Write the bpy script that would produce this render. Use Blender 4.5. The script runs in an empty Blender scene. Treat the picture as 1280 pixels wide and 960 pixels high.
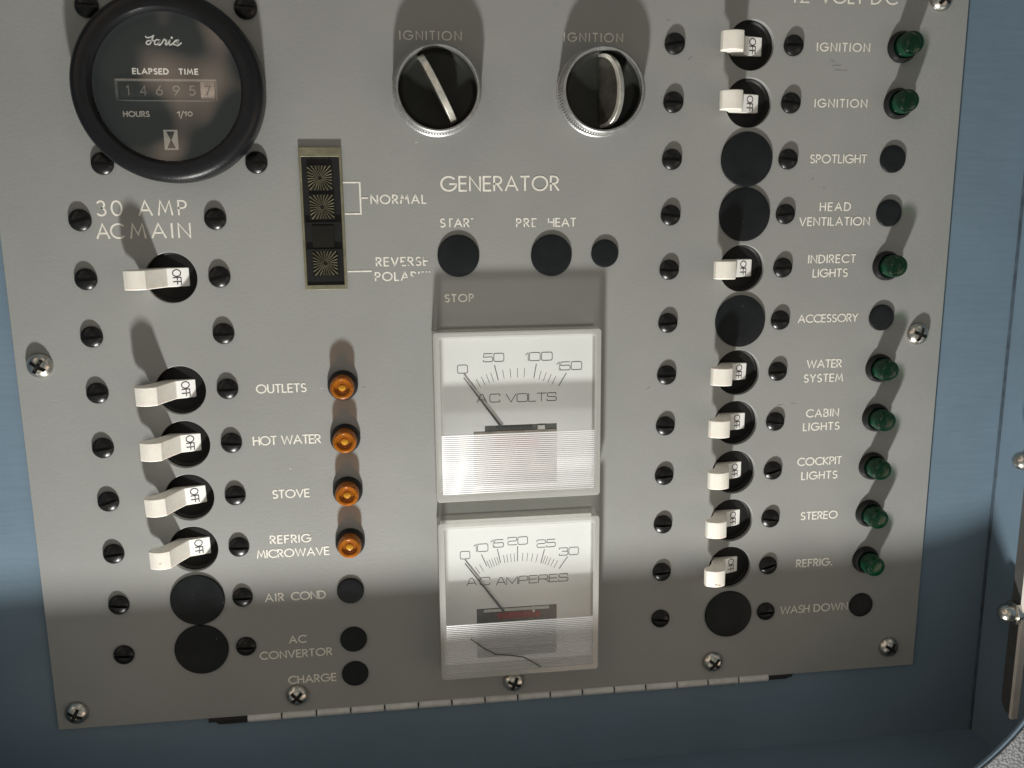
import bpy, bmesh, math, random
from mathutils import Vector, Matrix
random.seed(7)
MM = 0.001
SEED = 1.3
PI = math.pi
sc = bpy.context.scene
COL = sc.collection

# panel space (mm): x right, y up, z out of the panel  ->  world metres, panel standing upright
def P(x, y, z): return Vector((x * MM, -z * MM, y * MM))
M3 = Matrix(((1, 0, 0), (0, 0, -1), (0, 1, 0)))

# ------------------------------------------------------------------ camera
cam_d = bpy.data.cameras.new('camera'); cam = bpy.data.objects.new('camera', cam_d); COL.objects.link(cam)
R = ((0.9917, -0.0091, 0.1285), (-0.0334, -0.9816, 0.1882), (0.1244, -0.1909, -0.9737))
ax = M3 @ Vector(R[0]); ay = M3 @ (-Vector(R[1])); az = M3 @ (-Vector(R[2]))
ax.normalize(); az = (az - ax * az.dot(ax)).normalized(); ay = az.cross(ax)
mw = Matrix((ax, ay, az)).transposed().to_4x4(); mw.translation = P(-43.8, 31.59, 305.15)
cam.matrix_world = mw
cam_d.sensor_width = 36; cam_d.lens = 1098.5 / 1280 * 36
cam_d.clip_start = 0.01; cam_d.clip_end = 20
sc.camera = cam

# ------------------------------------------------------------------ world: dim fill, added warm noise patches placed to reflect in the hour-meter lens
w = bpy.data.worlds.new('World'); sc.world = w; w.use_nodes = True
nt = w.node_tree; nt.nodes.clear()
def N(t, **k):
    n = nt.nodes.new(t)
    for a, b in k.items():
        if a in n.inputs: n.inputs[a].default_value = b
        else: setattr(n, a, b)
    return n
wo = N('ShaderNodeOutputWorld'); bg = N('ShaderNodeBackground', Strength=1.0)
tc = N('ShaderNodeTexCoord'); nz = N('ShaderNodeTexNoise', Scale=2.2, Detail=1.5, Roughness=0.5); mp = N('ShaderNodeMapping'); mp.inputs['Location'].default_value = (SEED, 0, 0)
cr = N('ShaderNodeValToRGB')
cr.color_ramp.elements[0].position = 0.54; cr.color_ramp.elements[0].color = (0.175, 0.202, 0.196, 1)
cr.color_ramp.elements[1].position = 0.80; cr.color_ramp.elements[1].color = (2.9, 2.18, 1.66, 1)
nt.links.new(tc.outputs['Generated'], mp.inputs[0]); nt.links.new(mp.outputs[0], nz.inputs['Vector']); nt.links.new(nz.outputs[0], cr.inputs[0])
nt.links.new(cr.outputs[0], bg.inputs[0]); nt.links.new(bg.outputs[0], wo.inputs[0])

# ------------------------------------------------------------------ the one lamp, low in front of the panel
ld = bpy.data.lights.new('work_lamp', 'AREA'); ld.shape = 'DISK'; ld.size = 0.042
ld.energy = 6.5; ld.color = (1.0, 0.985, 0.945)
lo = bpy.data.objects.new('work_lamp', ld); COL.objects.link(lo)
lo.location = P(-72, -541, 245)
d = (P(-10, 60, 90) - lo.location); lo.rotation_euler = d.to_track_quat('-Z', 'Y').to_euler()

vs = sc.view_settings
sc.display_settings.display_device = 'sRGB'
vs.view_transform = 'Standard'; vs.look = 'None'; vs.exposure = 0; vs.gamma = 1
sc.render.engine = 'CYCLES'
sc.cycles.use_denoising = True
sc.cycles.transparent_max_bounces = 24
sc.cycles.max_bounces = 8

# ================================================================== materials
def mat(name): 
    m = bpy.data.materials.new(name); m.use_nodes = True; m.node_tree.nodes.clear(); return m
class NT:
    def __init__(s, m): s.t = m.node_tree
    def n(s, ty, **k):
        n = s.t.nodes.new(ty)
        for a, b in k.items():
            if a in n.inputs: n.inputs[a].default_value = b
            else: setattr(n, a, b)
        return n
    def l(s, a, b): s.t.links.new(a, b)
def c4(c): return (c[0], c[1], c[2], 1)
def pm(name, color, rough=0.5, metal=0.0, spec=0.5, var=0.12, vscale=60, bump=0.0, bscale=900, stretch=None, rvar=0.0,
       specks=0.0, coat=0.0, color2=None, bdist=0.0002, sss=0.0, trans=0.0, ior=1.45, speckc=None):
    m = mat(name); t = NT(m)
    out = t.n('ShaderNodeOutputMaterial'); b = t.n('ShaderNodeBsdfPrincipled')
    b.inputs['Roughness'].default_value = rough; b.inputs['Metallic'].default_value = metal
    b.inputs['Specular IOR Level'].default_value = spec; b.inputs['Coat Weight'].default_value = coat
    b.inputs['IOR'].default_value = ior
    if sss: b.inputs['Subsurface Weight'].default_value = sss; b.inputs['Subsurface Scale'].default_value = 0.002
    if trans: b.inputs['Transmission Weight'].default_value = trans
    t.l(b.outputs[0], out.inputs[0])
    tc = t.n('ShaderNodeTexCoord'); oi = t.n('ShaderNodeObjectInfo'); vm = t.n('ShaderNodeVectorMath', operation='ADD')
    t.l(tc.outputs['Object'], vm.inputs[0]); t.l(oi.outputs['Random'], vm.inputs[1]); vec = vm.outputs[0]
    if stretch:
        mp = t.n('ShaderNodeMapping'); mp.inputs['Scale'].default_value = stretch; t.l(vec, mp.inputs[0]); svec = mp.outputs[0]
    else: svec = vec
    nz = t.n('ShaderNodeTexNoise', Scale=vscale, Detail=5.0, Roughness=0.6); t.l(vec, nz.inputs['Vector'])
    r = t.n('ShaderNodeValToRGB'); r.color_ramp.elements[0].position = .3; r.color_ramp.elements[1].position = .7
    c2 = color2 or tuple(min(1, x * (1 + var)) for x in color)
    r.color_ramp.elements[0].color = c4(tuple(x * (1 - var) for x in color)); r.color_ramp.elements[1].color = c4(c2)
    t.l(nz.outputs[0], r.inputs[0]); col = r.outputs[0]
    if specks:
        n2 = t.n('ShaderNodeTexNoise', Scale=420.0, Detail=3.0); t.l(vec, n2.inputs['Vector'])
        r2 = t.n('ShaderNodeValToRGB'); r2.color_ramp.elements[0].position = .715 - specks * .03; r2.color_ramp.elements[1].position = .735
        mx = t.n('ShaderNodeMix', data_type='RGBA'); t.l(n2.outputs[0], r2.inputs[0]); t.l(r2.outputs[0], mx.inputs[0])
        t.l(col, mx.inputs[6]); mx.inputs[7].default_value = c4(speckc or tuple(x * .35 for x in color)); col = mx.outputs[2]
    t.l(col, b.inputs['Base Color'])
    if rvar:
        n3 = t.n('ShaderNodeTexNoise', Scale=vscale * 2.3, Detail=4.0); t.l(svec, n3.inputs['Vector'])
        mr = t.n('ShaderNodeMapRange'); mr.inputs['To Min'].default_value = max(0.02, rough - rvar); mr.inputs['To Max'].default_value = rough + rvar
        t.l(n3.outputs[0], mr.inputs[0]); t.l(mr.outputs[0], b.inputs['Roughness'])
    if bump:
        n4 = t.n('ShaderNodeTexNoise', Scale=bscale, Detail=3.0); t.l(svec, n4.inputs['Vector'])
        bp = t.n('ShaderNodeBump', Strength=bump, Distance=bdist); t.l(n4.outputs[0], bp.inputs['Height']); t.l(bp.outputs[0], b.inputs['Normal'])
    return m
def clear(name, tint=(0.95, 0.95, 0.93), solid=0.0, solid_col=(0.8, 0.8, 0.78), rough=0.03, gloss=1.0, bump=0.0, ior=1.49):
    m = mat(name); t = NT(m); out = t.n('ShaderNodeOutputMaterial')
    tr = t.n('ShaderNodeBsdfTransparent'); tr.inputs[0].default_value = c4(tint)
    gl = t.n('ShaderNodeBsdfGlossy', Roughness=rough); gl.inputs[0].default_value = (gloss, gloss, gloss, 1)
    ge = t.n('ShaderNodeNewGeometry'); io = t.n('ShaderNodeMapRange'); io.inputs['To Min'].default_value = ior; io.inputs['To Max'].default_value = 1 / ior
    t.l(ge.outputs['Backfacing'], io.inputs[0]); fr = t.n('ShaderNodeFresnel'); t.l(io.outputs[0], fr.inputs[0]); mx = t.n('ShaderNodeMixShader')
    if bump:
        nn = t.n('ShaderNodeTexNoise', Scale=500.0); tc = t.n('ShaderNodeTexCoord'); t.l(tc.outputs['Object'], nn.inputs['Vector'])
        bp = t.n('ShaderNodeBump', Strength=bump, Distance=.0002); t.l(nn.outputs[0], bp.inputs['Height']); t.l(bp.outputs[0], gl.inputs['Normal'])
    if solid > 0:
        df = t.n('ShaderNodeBsdfDiffuse'); df.inputs[0].default_value = c4(solid_col)
        tl = t.n('ShaderNodeBsdfTranslucent'); tl.inputs[0].default_value = c4(solid_col)
        m1 = t.n('ShaderNodeMixShader'); m1.inputs[0].default_value = .4; t.l(df.outputs[0], m1.inputs[1]); t.l(tl.outputs[0], m1.inputs[2])
        m2 = t.n('ShaderNodeMixShader'); m2.inputs[0].default_value = solid; t.l(tr.outputs[0], m2.inputs[1]); t.l(m1.outputs[0], m2.inputs[2])
        base = m2.outputs[0]
    else: base = tr.outputs[0]
    t.l(fr.outputs[0], mx.inputs[0]); t.l(base, mx.inputs[1]); t.l(gl.outputs[0], mx.inputs[2]); t.l(mx.outputs[0], out.inputs[0])
    return m

PANEL = pm('panel_grey_paint', (0.2425, 0.246, 0.236), .47, var=.075, vscale=14, bump=.45, bscale=1300, rvar=.11, specks=0, bdist=.00012)
BLUE = pm('blue_paint', (0.128, 0.184, 0.235), .46, var=.08, vscale=24, bump=.22, bscale=260, stretch=(.22, 1, 1.6), rvar=.1, bdist=.0004)
WHITE_INK = pm('white_ink', (0.69, 0.67, 0.60), .6, var=.14, vscale=700)
WHITE_PRINT = pm('white_print', (0.72, 0.71, 0.68), .5, var=.05, vscale=500)
FAINT_PRINT = pm('digit_print', (0.19, 0.165, 0.145), .5, var=.25, vscale=900)
BLACK_PRINT = pm('black_print', (0.035, 0.035, 0.04), .5, var=.2)
GREY_PRINT = pm('grey_print', (0.05, 0.05, 0.053), .5, var=.3, vscale=500)
BLACK_PL = pm('black_plastic', (0.014, 0.0145, 0.015), .32, spec=.22, var=.2, bump=.2, bscale=1200, rvar=.08)
BLACK_MATTE = pm('black_bakelite', (0.009, 0.009, 0.0085), .5, spec=.22, var=.3, bump=.3, bscale=900)
PLUG = pm('black_cap_plastic', (0.009, 0.0105, 0.012), .40, spec=.22, var=.25, vscale=140, bump=.35, bscale=1600, rvar=.08, specks=.05, speckc=(.04, .04, .038))
BLACK_SCREW = pm('blackened_steel', (0.006, 0.006, 0.006), .3, var=.3, spec=.35, bump=.25, bscale=1500)
STEEL = pm('stainless_steel', (0.52, 0.505, 0.46), .27, metal=1, var=.12, vscale=300, bump=.12, bscale=1400, rvar=.1)
CHROME = pm('worn_chrome', (0.34, 0.34, 0.33), .45, metal=.8, var=.2, vscale=500, bump=.15, bscale=2200, rvar=.12)
IVORY = pm('ivory_plastic', (0.73, 0.705, 0.64), .42, var=.06, vscale=200, bump=.2, bscale=1500, specks=.05, speckc=(.42, .36, .28), sss=.15)
LABELW = pm('white_label', (0.80, 0.80, 0.78), .4, var=.03)
CHEEK = pm('blade_dark_reflection', (0.07, 0.066, 0.055), .4, metal=.7, var=.4, vscale=200, bump=.2)  # blade side coloured darker to imitate the dark it reflects
BLADE = pm('blade_metal', (0.72, 0.70, 0.63), .34, metal=.85, var=.15, vscale=400, bump=.15, rvar=.1)
BRASS = pm('olive_brass', (0.19, 0.18, 0.12), .4, metal=.4, var=.25, vscale=250, bump=.3, rvar=.1)
JEWEL = pm('smoky_ray_plastic', (0.27, 0.25, 0.17), .2, metal=.5, var=.35, vscale=400, coat=.5)
JEWEL_BASE = pm('smoky_plastic', (0.010, 0.010, 0.008), .3, spec=.25, var=.3)
AMBER = pm('amber_plastic', (0.40, 0.125, 0.006), .22, var=.25, vscale=300, coat=.3, sss=.3, ior=1.5)
AMBER_IN = pm('amber_core', (0.60, 0.30, 0.025), .25, var=.2, vscale=500, sss=.3)
AMBER_D = pm('amber_deep', (0.30, 0.085, 0.006), .2, var=.2, vscale=400, coat=.4)
GREEN = pm('green_plastic', (0.0008, 0.018, 0.008), .18, var=.08, vscale=350, coat=.5, sss=.2)
GREEN_HI = pm('green_highlight', (0.002, 0.045, 0.020), .25, var=.1, vscale=500)
DIAL = pm('dial_white', (0.70, 0.715, 0.72), .5, var=.02)
METER_BLACK = pm('meter_black', (0.007, 0.007, 0.0065), .45, var=.15)
RUBBER = pm('bezel_black', (0.007, 0.0072, 0.0085), .36, spec=.3, var=.2, vscale=200, bump=.25, bscale=1500, rvar=.07)
NEEDLE = pm('needle_dark', (0.05, 0.05, 0.05), .35, metal=.3)
RED = pm('red_coil', (0.45, 0.03, 0.02), .3, var=.5, vscale=900)
DARKGREY = pm('movement_grey', (0.07, 0.07, 0.066), .5, var=.4, vscale=300)
ALU = pm('hinge_aluminium', (0.52, 0.52, 0.50), .45, metal=.25, var=.15, vscale=200, bump=.3, rvar=.1)
PLATE_SHADED = pm('plate_shaded', (0.17, 0.165, 0.155), .42, metal=.7, var=.12, vscale=120, bump=.2)  # strip face darkened, shade put into the colour
EDGE = pm('plate_edge_lit', (0.80, 0.75, 0.69), .4, metal=.2, var=.12, vscale=120)  # front edge of the same strip, made paler to look brightly lit
MOTTLE = pm('movement_mottle', (0.24, 0.21, 0.18), .5, var=.5, vscale=160)
TENTHS = pm('tenths_wheel', (0.27, 0.225, 0.19), .5, var=.4, vscale=500)
RECESS = pm('knob_recess_black', (0.017, 0.018, 0.016), .45, spec=.3, var=.3, vscale=90, bump=.2)
DARK = pm('near_black', (0.006, 0.006, 0.006), .6, var=.2)
def see_through(m, f, col):
    t = NT(m); out = [n for n in m.node_tree.nodes if n.type == 'OUTPUT_MATERIAL'][0]; src = out.inputs[0].links[0].from_socket
    tr = t.n('ShaderNodeBsdfTransparent'); tr.inputs[0].default_value = c4(col); mx = t.n('ShaderNodeMixShader'); mx.inputs[0].default_value = f
    t.l(src, mx.inputs[1]); t.l(tr.outputs[0], mx.inputs[2]); t.l(mx.outputs[0], out.inputs[0])
see_through(AMBER, .40, (1, .55, .15)); see_through(AMBER_D, .3, (1, .5, .1)); see_through(AMBER_IN, .2, (1, .6, .2))
see_through(GREEN, .42, (.25, .85, .5)); see_through(GREEN_HI, .3, (.2, .9, .5))
FABRIC = None
def mk_fabric():
    m = mat('grey_fabric'); t = NT(m); out = t.n('ShaderNodeOutputMaterial'); b = t.n('ShaderNodeBsdfPrincipled', Roughness=.9)
    tc = t.n('ShaderNodeTexCoord'); v = t.n('ShaderNodeTexVoronoi', Scale=900.0); t.l(tc.outputs['Object'], v.inputs['Vector'])
    r = t.n('ShaderNodeValToRGB'); r.color_ramp.elements[0].color = (.24, .25, .26, 1); r.color_ramp.elements[1].color = (.10, .105, .11, 1)
    t.l(v.outputs['Distance'], r.inputs[0]); t.l(r.outputs[0], b.inputs['Base Color'])
    bp = t.n('ShaderNodeBump', Strength=.8, Distance=.0004, invert=True); t.l(v.outputs['Distance'], bp.inputs['Height']); t.l(bp.outputs[0], b.inputs['Normal'])
    t.l(b.outputs[0], out.inputs[0]); return m
FABRIC = mk_fabric()
COVER = clear('clear_acrylic', (0.97, 0.97, 0.955), .03, (.8, .8, .77), .04)
COVER_WALL = clear('acrylic_wall', (0.84, 0.84, 0.82), .22, (.66, .65, .61), .08, bump=.2)
RIB_A = clear('ribbed_acrylic', (0.74, 0.74, 0.735), .58, (.88, .88, .88), .3, gloss=1.6)
RIB_B = clear('ribbed_acrylic_clearer', (0.97, 0.97, 0.97), .46, (.93, .93, .94), .3, gloss=1.6)
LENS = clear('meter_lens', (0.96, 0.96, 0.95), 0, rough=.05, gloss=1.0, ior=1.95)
RIM = clear('acrylic_rim', (0.93, 0.93, 0.92), .32, (.82, .82, .80), .08, bump=.1)

# ================================================================== mesh helpers
class MB:
    def __init__(s): s.v = []; s.f = []; s.mi = []; s.m = 0
    def vert(s, x, y, z): s.v.append((x, y, z)); return len(s.v) - 1
    def face(s, *i): s.f.append(tuple(i)); s.mi.append(s.m)
    def box(s, x0, x1, y0, y1, z0, z1):
        i = [s.vert(x, y, z) for z in (z0, z1) for y in (y0, y1) for x in (x0, x1)]
        for q in ((0, 2, 3, 1), (4, 5, 7, 6), (0, 1, 5, 4), (2, 6, 7, 3), (0, 4, 6, 2), (1, 3, 7, 5)): s.face(*[i[k] for k in q])
        return s
    def lathe(s, prof, seg=32, cx=0, cy=0, axis='z'):
        rings = []
        for r, z in prof:
            if r < 1e-6: rings.append([s._ax(cx, cy, 0, 0, z, axis)])
            else: rings.append([s._ax(cx, cy, r * math.cos(2 * PI * k / seg), r * math.sin(2 * PI * k / seg), z, axis) for k in range(seg)])
        for a, b in zip(rings, rings[1:]):
            for k in range(seg):
                k2 = (k + 1) % seg
                if len(a) == 1 and len(b) == 1: continue
                if len(a) == 1: s.face(a[0], b[k], b[k2])
                elif len(b) == 1: s.face(a[k], b[0], a[k2])
                else: s.face(a[k], b[k], b[k2], a[k2])
        return s
    def _ax(s, cx, cy, a, b, z, axis):
        if axis == 'z': return s.vert(cx + a, cy + b, z)
        return s.vert(z, cx + a, cy + b)      # axis x: (x=z, y=cx+a, z=cy+b)
    def prism(s, poly, z0, z1):               # polygon in xy
        n = len(poly); a = [s.vert(x, y, z0) for x, y in poly]; b = [s.vert(x, y, z1) for x, y in poly]
        s.face(*a[::-1]); s.face(*b)
        for k in range(n): s.face(a[k], a[(k + 1) % n], b[(k + 1) % n], b[k])
        return s
    def prism_y(s, poly, y0, y1):             # polygon in xz
        n = len(poly); a = [s.vert(x, y0, z) for x, z in poly]; b = [s.vert(x, y1, z) for x, z in poly]
        s.face(*a); s.face(*b[::-1])
        for k in range(n): s.face(a[k], b[k], b[(k + 1) % n], a[(k + 1) % n])
        return s
    def tube(s, pts, r, seg=8):
        rings = []
        for i, p in enumerate(pts):
            p = Vector(p); q = Vector(pts[min(i + 1, len(pts) - 1)]) - Vector(pts[max(i - 1, 0)]); q.normalize()
            u = q.orthogonal().normalized(); v = q.cross(u)
            if rings and False: pass
            rings.append([s.vert(*(p + u * r * math.cos(2 * PI * k / seg) + v * r * math.sin(2 * PI * k / seg))) for k in range(seg)])
        for a, b in zip(rings, rings[1:]):
            for k in range(seg): s.face(a[k], a[(k + 1) % seg], b[(k + 1) % seg], b[k])
        return s
    def mesh(s, name, mats, smooth=35, normals=True):
        me = bpy.data.meshes.new(name); me.from_pydata([P(*v) for v in s.v], [], s.f)
        for m in (mats if isinstance(mats, (list, tuple)) else [mats]): me.materials.append(m)
        for p, i in zip(me.polygons, s.mi): p.material_index = i
        if normals:
            bm = bmesh.new(); bm.from_mesh(me); bmesh.ops.recalc_face_normals(bm, faces=bm.faces); bm.to_mesh(me); bm.free()
        if smooth:
            me.shade_smooth(); me.set_sharp_from_angle(angle=math.radians(smooth))
        return me
    def build(s, name, mats, parent=None, loc=(0, 0, 0), smooth=35, normals=True):
        return link(name, s.mesh(name, mats, smooth, normals), parent, loc)
def link(name, me, parent=None, loc=(0, 0, 0)):
    o = bpy.data.objects.new(name, me); COL.objects.link(o); o.location = P(*loc)
    if parent: o.parent = parent
    return o
def tag(o, label=None, cat=None, group=None, kind=None):
    if label: o['label'] = label
    if cat: o['category'] = cat
    if group: o['group'] = group
    if kind: o['kind'] = kind
    return o
def empty(name, loc, label, cat, group=None, rz=0):
    o = bpy.data.objects.new(name, None); COL.objects.link(o); o.location = P(*loc)
    o.empty_display_size = .005; o.rotation_euler = (0, -rz, 0)
    return tag(o, label, cat, group)
KIDS = {}
def copy_tree(o, parent=None):
    c = o.copy(); COL.objects.link(c); c.parent = parent
    for ch in list(o.children): copy_tree(ch, c)
    return c
def bevel(o, wd, seg=2, ang=40):
    b = o.modifiers.new('bevel', 'BEVEL'); b.width = wd * MM; b.segments = seg; b.limit_method = 'ANGLE'; b.angle_limit = math.radians(ang)
    b.harden_normals = False
    return o
def rrect(x0, x1, y0, y1, r, n=6):
    pts = []
    for cx, cy, a in ((x1 - r, y1 - r, 0), (x0 + r, y1 - r, 90), (x0 + r, y0 + r, 180), (x1 - r, y0 + r, 270)):
        for k in range(n + 1):
            t = math.radians(a + 90 * k / n); pts.append((cx + r * math.cos(t), cy + r * math.sin(t)))
    return pts
def circ(cx, cy, r, n=48): return [(cx + r * math.cos(2 * PI * k / n), cy + r * math.sin(2 * PI * k / n)) for k in range(n)]
def plate(name, outer, holes, z0, z1, m, bev=0.0, parent=None):
    cu = bpy.data.curves.new(name, 'CURVE'); cu.dimensions = '2D'; cu.fill_mode = 'BOTH'
    for loop in [outer] + holes:
        sp = cu.splines.new('POLY'); sp.points.add(len(loop) - 1)
        for p, (x, y) in zip(sp.points, loop): p.co = (x, y, 0, 1)
        sp.use_cyclic_u = True
    cu.extrude = (z1 - z0) / 2 - bev; cu.bevel_depth = bev; cu.bevel_resolution = 2; cu.offset = -bev
    o = bpy.data.objects.new(name, cu); COL.objects.link(o)
    bpy.context.view_layer.update()
    ev = o.evaluated_get(bpy.context.evaluated_depsgraph_get())
    me = bpy.data.meshes.new_from_object(ev); bpy.data.objects.remove(o); bpy.data.curves.remove(cu)
    zc = (z0 + z1) / 2
    for v in me.vertices: v.co = P(v.co.x, v.co.y, v.co.z + zc)
    me.materials.clear(); me.materials.append(m); me.shade_smooth(); me.set_sharp_from_angle(angle=math.radians(35)); me.name = name
    return link(name, me, parent)
def boolean_diff(a, b):
    oa = bpy.data.objects.new('a', a); ob = bpy.data.objects.new('b', b); COL.objects.link(oa); COL.objects.link(ob)
    md = oa.modifiers.new('b', 'BOOLEAN'); md.object = ob; md.operation = 'DIFFERENCE'; md.solver = 'EXACT'
    bpy.context.view_layer.update()
    me = bpy.data.meshes.new_from_object(oa.evaluated_get(bpy.context.evaluated_depsgraph_get()))
    bpy.data.objects.remove(oa); bpy.data.objects.remove(ob)
    me.shade_smooth(); me.set_sharp_from_angle(angle=math.radians(30)); return me

# ================================================================== stroke lettering
def A(cx, cy, rx, ry, a0, a1, n=None):
    n = n or max(3, int(abs(a1 - a0) / 12))
    return [(cx + rx * math.cos(math.radians(a0 + (a1 - a0) * k / n)), cy + ry * math.sin(math.radians(a0 + (a1 - a0) * k / n))) for k in range(n + 1)]
G = {
 'A': (.80, [[(0, 0), (.40, 1), (.80, 0)], [(.15, .34), (.65, .34)]]),
 'B': (.54, [[(0, 0), (0, 1)] + A(.24, .76, .24, .24, 90, -90) + [(0, .52)], A(.27, .26, .27, .26, 90, -90) + [(0, 0)]]),
 'C': (.80, [A(.5, .5, .5, .5, 48, 312)]),
 'D': (.70, [[(0, 0), (0, 1)] + A(.22, .5, .48, .5, 90, -90) + [(0, 0)]]),
 'E': (.46, [[(.46, 1), (0, 1), (0, 0), (.46, 0)], [(0, .52), (.42, .52)]]),
 'F': (.45, [[(.45, 1), (0, 1), (0, 0)], [(0, .53), (.40, .53)]]),
 'G': (.96, [A(.5, .5, .5, .5, 45, 355) + [(.99, .48), (.56, .48)]]),
 'H': (.62, [[(0, 0), (0, 1)], [(.62, 0), (.62, 1)], [(0, .53), (.62, .53)]]),
 'I': (.0, [[(0, 0), (0, 1)]]),
 'K': (.58, [[(0, 0), (0, 1)], [(.54, 1), (.04, .5), (.58, 0)]]),
 'L': (.40, [[(0, 1), (0, 0), (.40, 0)]]),
 'M': (.86, [[(0, 0), (.14, 1), (.43, .22), (.72, 1), (.86, 0)]]),
 'N': (.68, [[(0, 0), (0, 1), (.68, 0), (.68, 1)]]),
 'O': (1.0, [A(.5, .5, .5, .5, 0, 360)]),
 'P': (.48, [[(0, 0), (0, 1)] + A(.22, .74, .26, .26, 90, -90) + [(0, .48)]]),
 'R': (.52, [[(0, 0), (0, 1)] + A(.22, .74, .26, .26, 90, -90) + [(0, .48)], [(.20, .48), (.52, 0)]]),
 'S': (.50, [A(.26, .75, .22, .25, 40, 270) + A(.25, .25, .25, .25, 90, -140)]),
 'T': (.54, [[(0, 1), (.54, 1)], [(.27, 1), (.27, 0)]]),
 'U': (.60, [[(0, 1)] + A(.30, .30, .30, .30, 180, 360) + [(.60, 1)]]),
 'V': (.72, [[(0, 1), (.36, 0), (.72, 1)]]),
 'W': (1.10, [[(0, 1), (.27, 0), (.55, .95), (.83, 0), (1.10, 1)]]),
 'X': (.6, [[(0, 0), (.6, 1)], [(0, 1), (.6, 0)]]),
 'Y': (.62, [[(0, 1), (.31, .48), (.62, 1)], [(.31, .48), (.31, 0)]]),
 '0': (.62, [A(.31, .5, .31, .5, 0, 360)]),
 '1': (.2, [[(0, .8), (.2, 1), (.2, 0)]]),
 '2': (.54, [A(.27, .73, .26, .27, 165, -35) + [(0, 0), (.54, 0)]]),
 '3': (.52, [A(.25, .76, .22, .24, 150, -90) + A(.25, .26, .27, .26, 90, -150)]),
 '4': (.58, [[(.44, 0), (.44, 1), (0, .28), (.58, .28)]]),
 '5': (.54, [[(.48, 1), (.14, 1), (.07, .56)] + A(.25, .31, .28, .31, 110, -140)]),
 '6': (.56, [[(.42, 1), (.06, .45)], A(.28, .29, .28, .29, 0, 360)]),
 '7': (.52, [[(0, 1), (.52, 1), (.16, 0)]]),
 '9': (.56, [A(.28, .71, .28, .29, 0, 360), [(.50, .55), (.14, 0)]]),
 '/': (.36, [[(0, -.12), (.36, 1.1)]]),
 '.': (.02, [[(0, 0), (.02, .04)]]),
}
F = .24
E2 = {   # wide squarish lettering of the two meters
 '0': (1.25, [('c', [(0, 0), (1.25, 0), (1.25, 1), (0, 1)])]),
 '1': (.30, [('', [(0, .74), (.30, 1), (.30, 0)])]),
 '2': (1.15, [('r', [(.02, .78), (.02, 1), (1.15, 1), (1.15, .52), (.02, .50), (.02, 0), (1.15, 0)])]),
 '3': (1.15, [('r', [(0, .8), (0, 1), (1.13, 1), (1.13, .53), (.4, .53)]), ('r', [(.9, .53), (1.15, .5), (1.15, 0), (0, 0), (0, .2)])]),
 '5': (1.15, [('', [(1.1, 1), (.08, 1), (.02, .56)]), ('r', [(.02, .57), (1.15, .60), (1.15, 0), (0, 0), (0, .2)])]),
 'A': (1.1, [('', [(0, 0), (.42, 1), (.68, 1), (1.1, 0)]), ('', [(.16, .32), (.94, .32)])]),
 'C': (1.15, [('r', [(1.15, .74), (1.15, 1), (0, 1), (0, 0), (1.15, 0), (1.15, .26)])]),
 'E': (1.0, [('', [(1, 1), (0, 1), (0, 0), (1, 0)]), ('', [(0, .52), (.9, .52)])]),
 'L': (.9, [('', [(0, 1), (0, 0), (.9, 0)])]),
 'M': (1.3, [('', [(0, 0), (0, 1), (.65, .1), (1.3, 1), (1.3, 0)])]),
 'O': (1.3, [('c', [(0, 0), (1.3, 0), (1.3, 1), (0, 1)])]),
 'P': (1.1, [('r', [(0, 0), (0, 1), (1.1, 1), (1.1, .42), (0, .42)])]),
 'R': (1.15, [('r', [(0, 0), (0, 1), (1.12, 1), (1.12, .46), (0, .46)]), ('', [(.7, .46), (1.15, .2), (1.15, 0)])]),
 'S': (1.15, [('r', [(1.1, .78), (1.1, 1), (.02, 1), (.02, .53), (1.15, .49), (1.15, 0), (0, 0), (0, .22)])]),
 'T': (1.1, [('', [(0, 1), (1.1, 1)]), ('', [(.55, 1), (.55, 0)])]),
 'V': (1.2, [('', [(0, 1), (.6, 0), (1.2, 1)])]),
}
def fillet(pts, r, closed):
    n = len(pts); out = []
    for i, p in enumerate(pts):
        if not closed and i in (0, n - 1): out.append(p); continue
        a = Vector(pts[i - 1]); b = Vector(p); c = Vector(pts[(i + 1) % n])
        u = (a - b); v = (c - b); k = min(r, u.length * .48, v.length * .48); u.normalize(); v.normalize()
        if u.dot(v) < -.97: out.append(p); continue
        s_, e_ = b + u * k, b + v * k
        for q in range(5):
            t = q / 4; m_ = s_ * (1 - t) ** 2 + b * 2 * t * (1 - t) + e_ * t * t; out.append((m_.x, m_.y))
    return out
E3 = {}
for ch, (wd, st) in E2.items():
    ls = []
    for kd, pts in st:
        q = fillet(pts, F, kd == 'c') if kd else pts
        if kd == 'c': q = q + [q[0]]
        ls.append(q)
    E3[ch] = (wd, ls)
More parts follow.
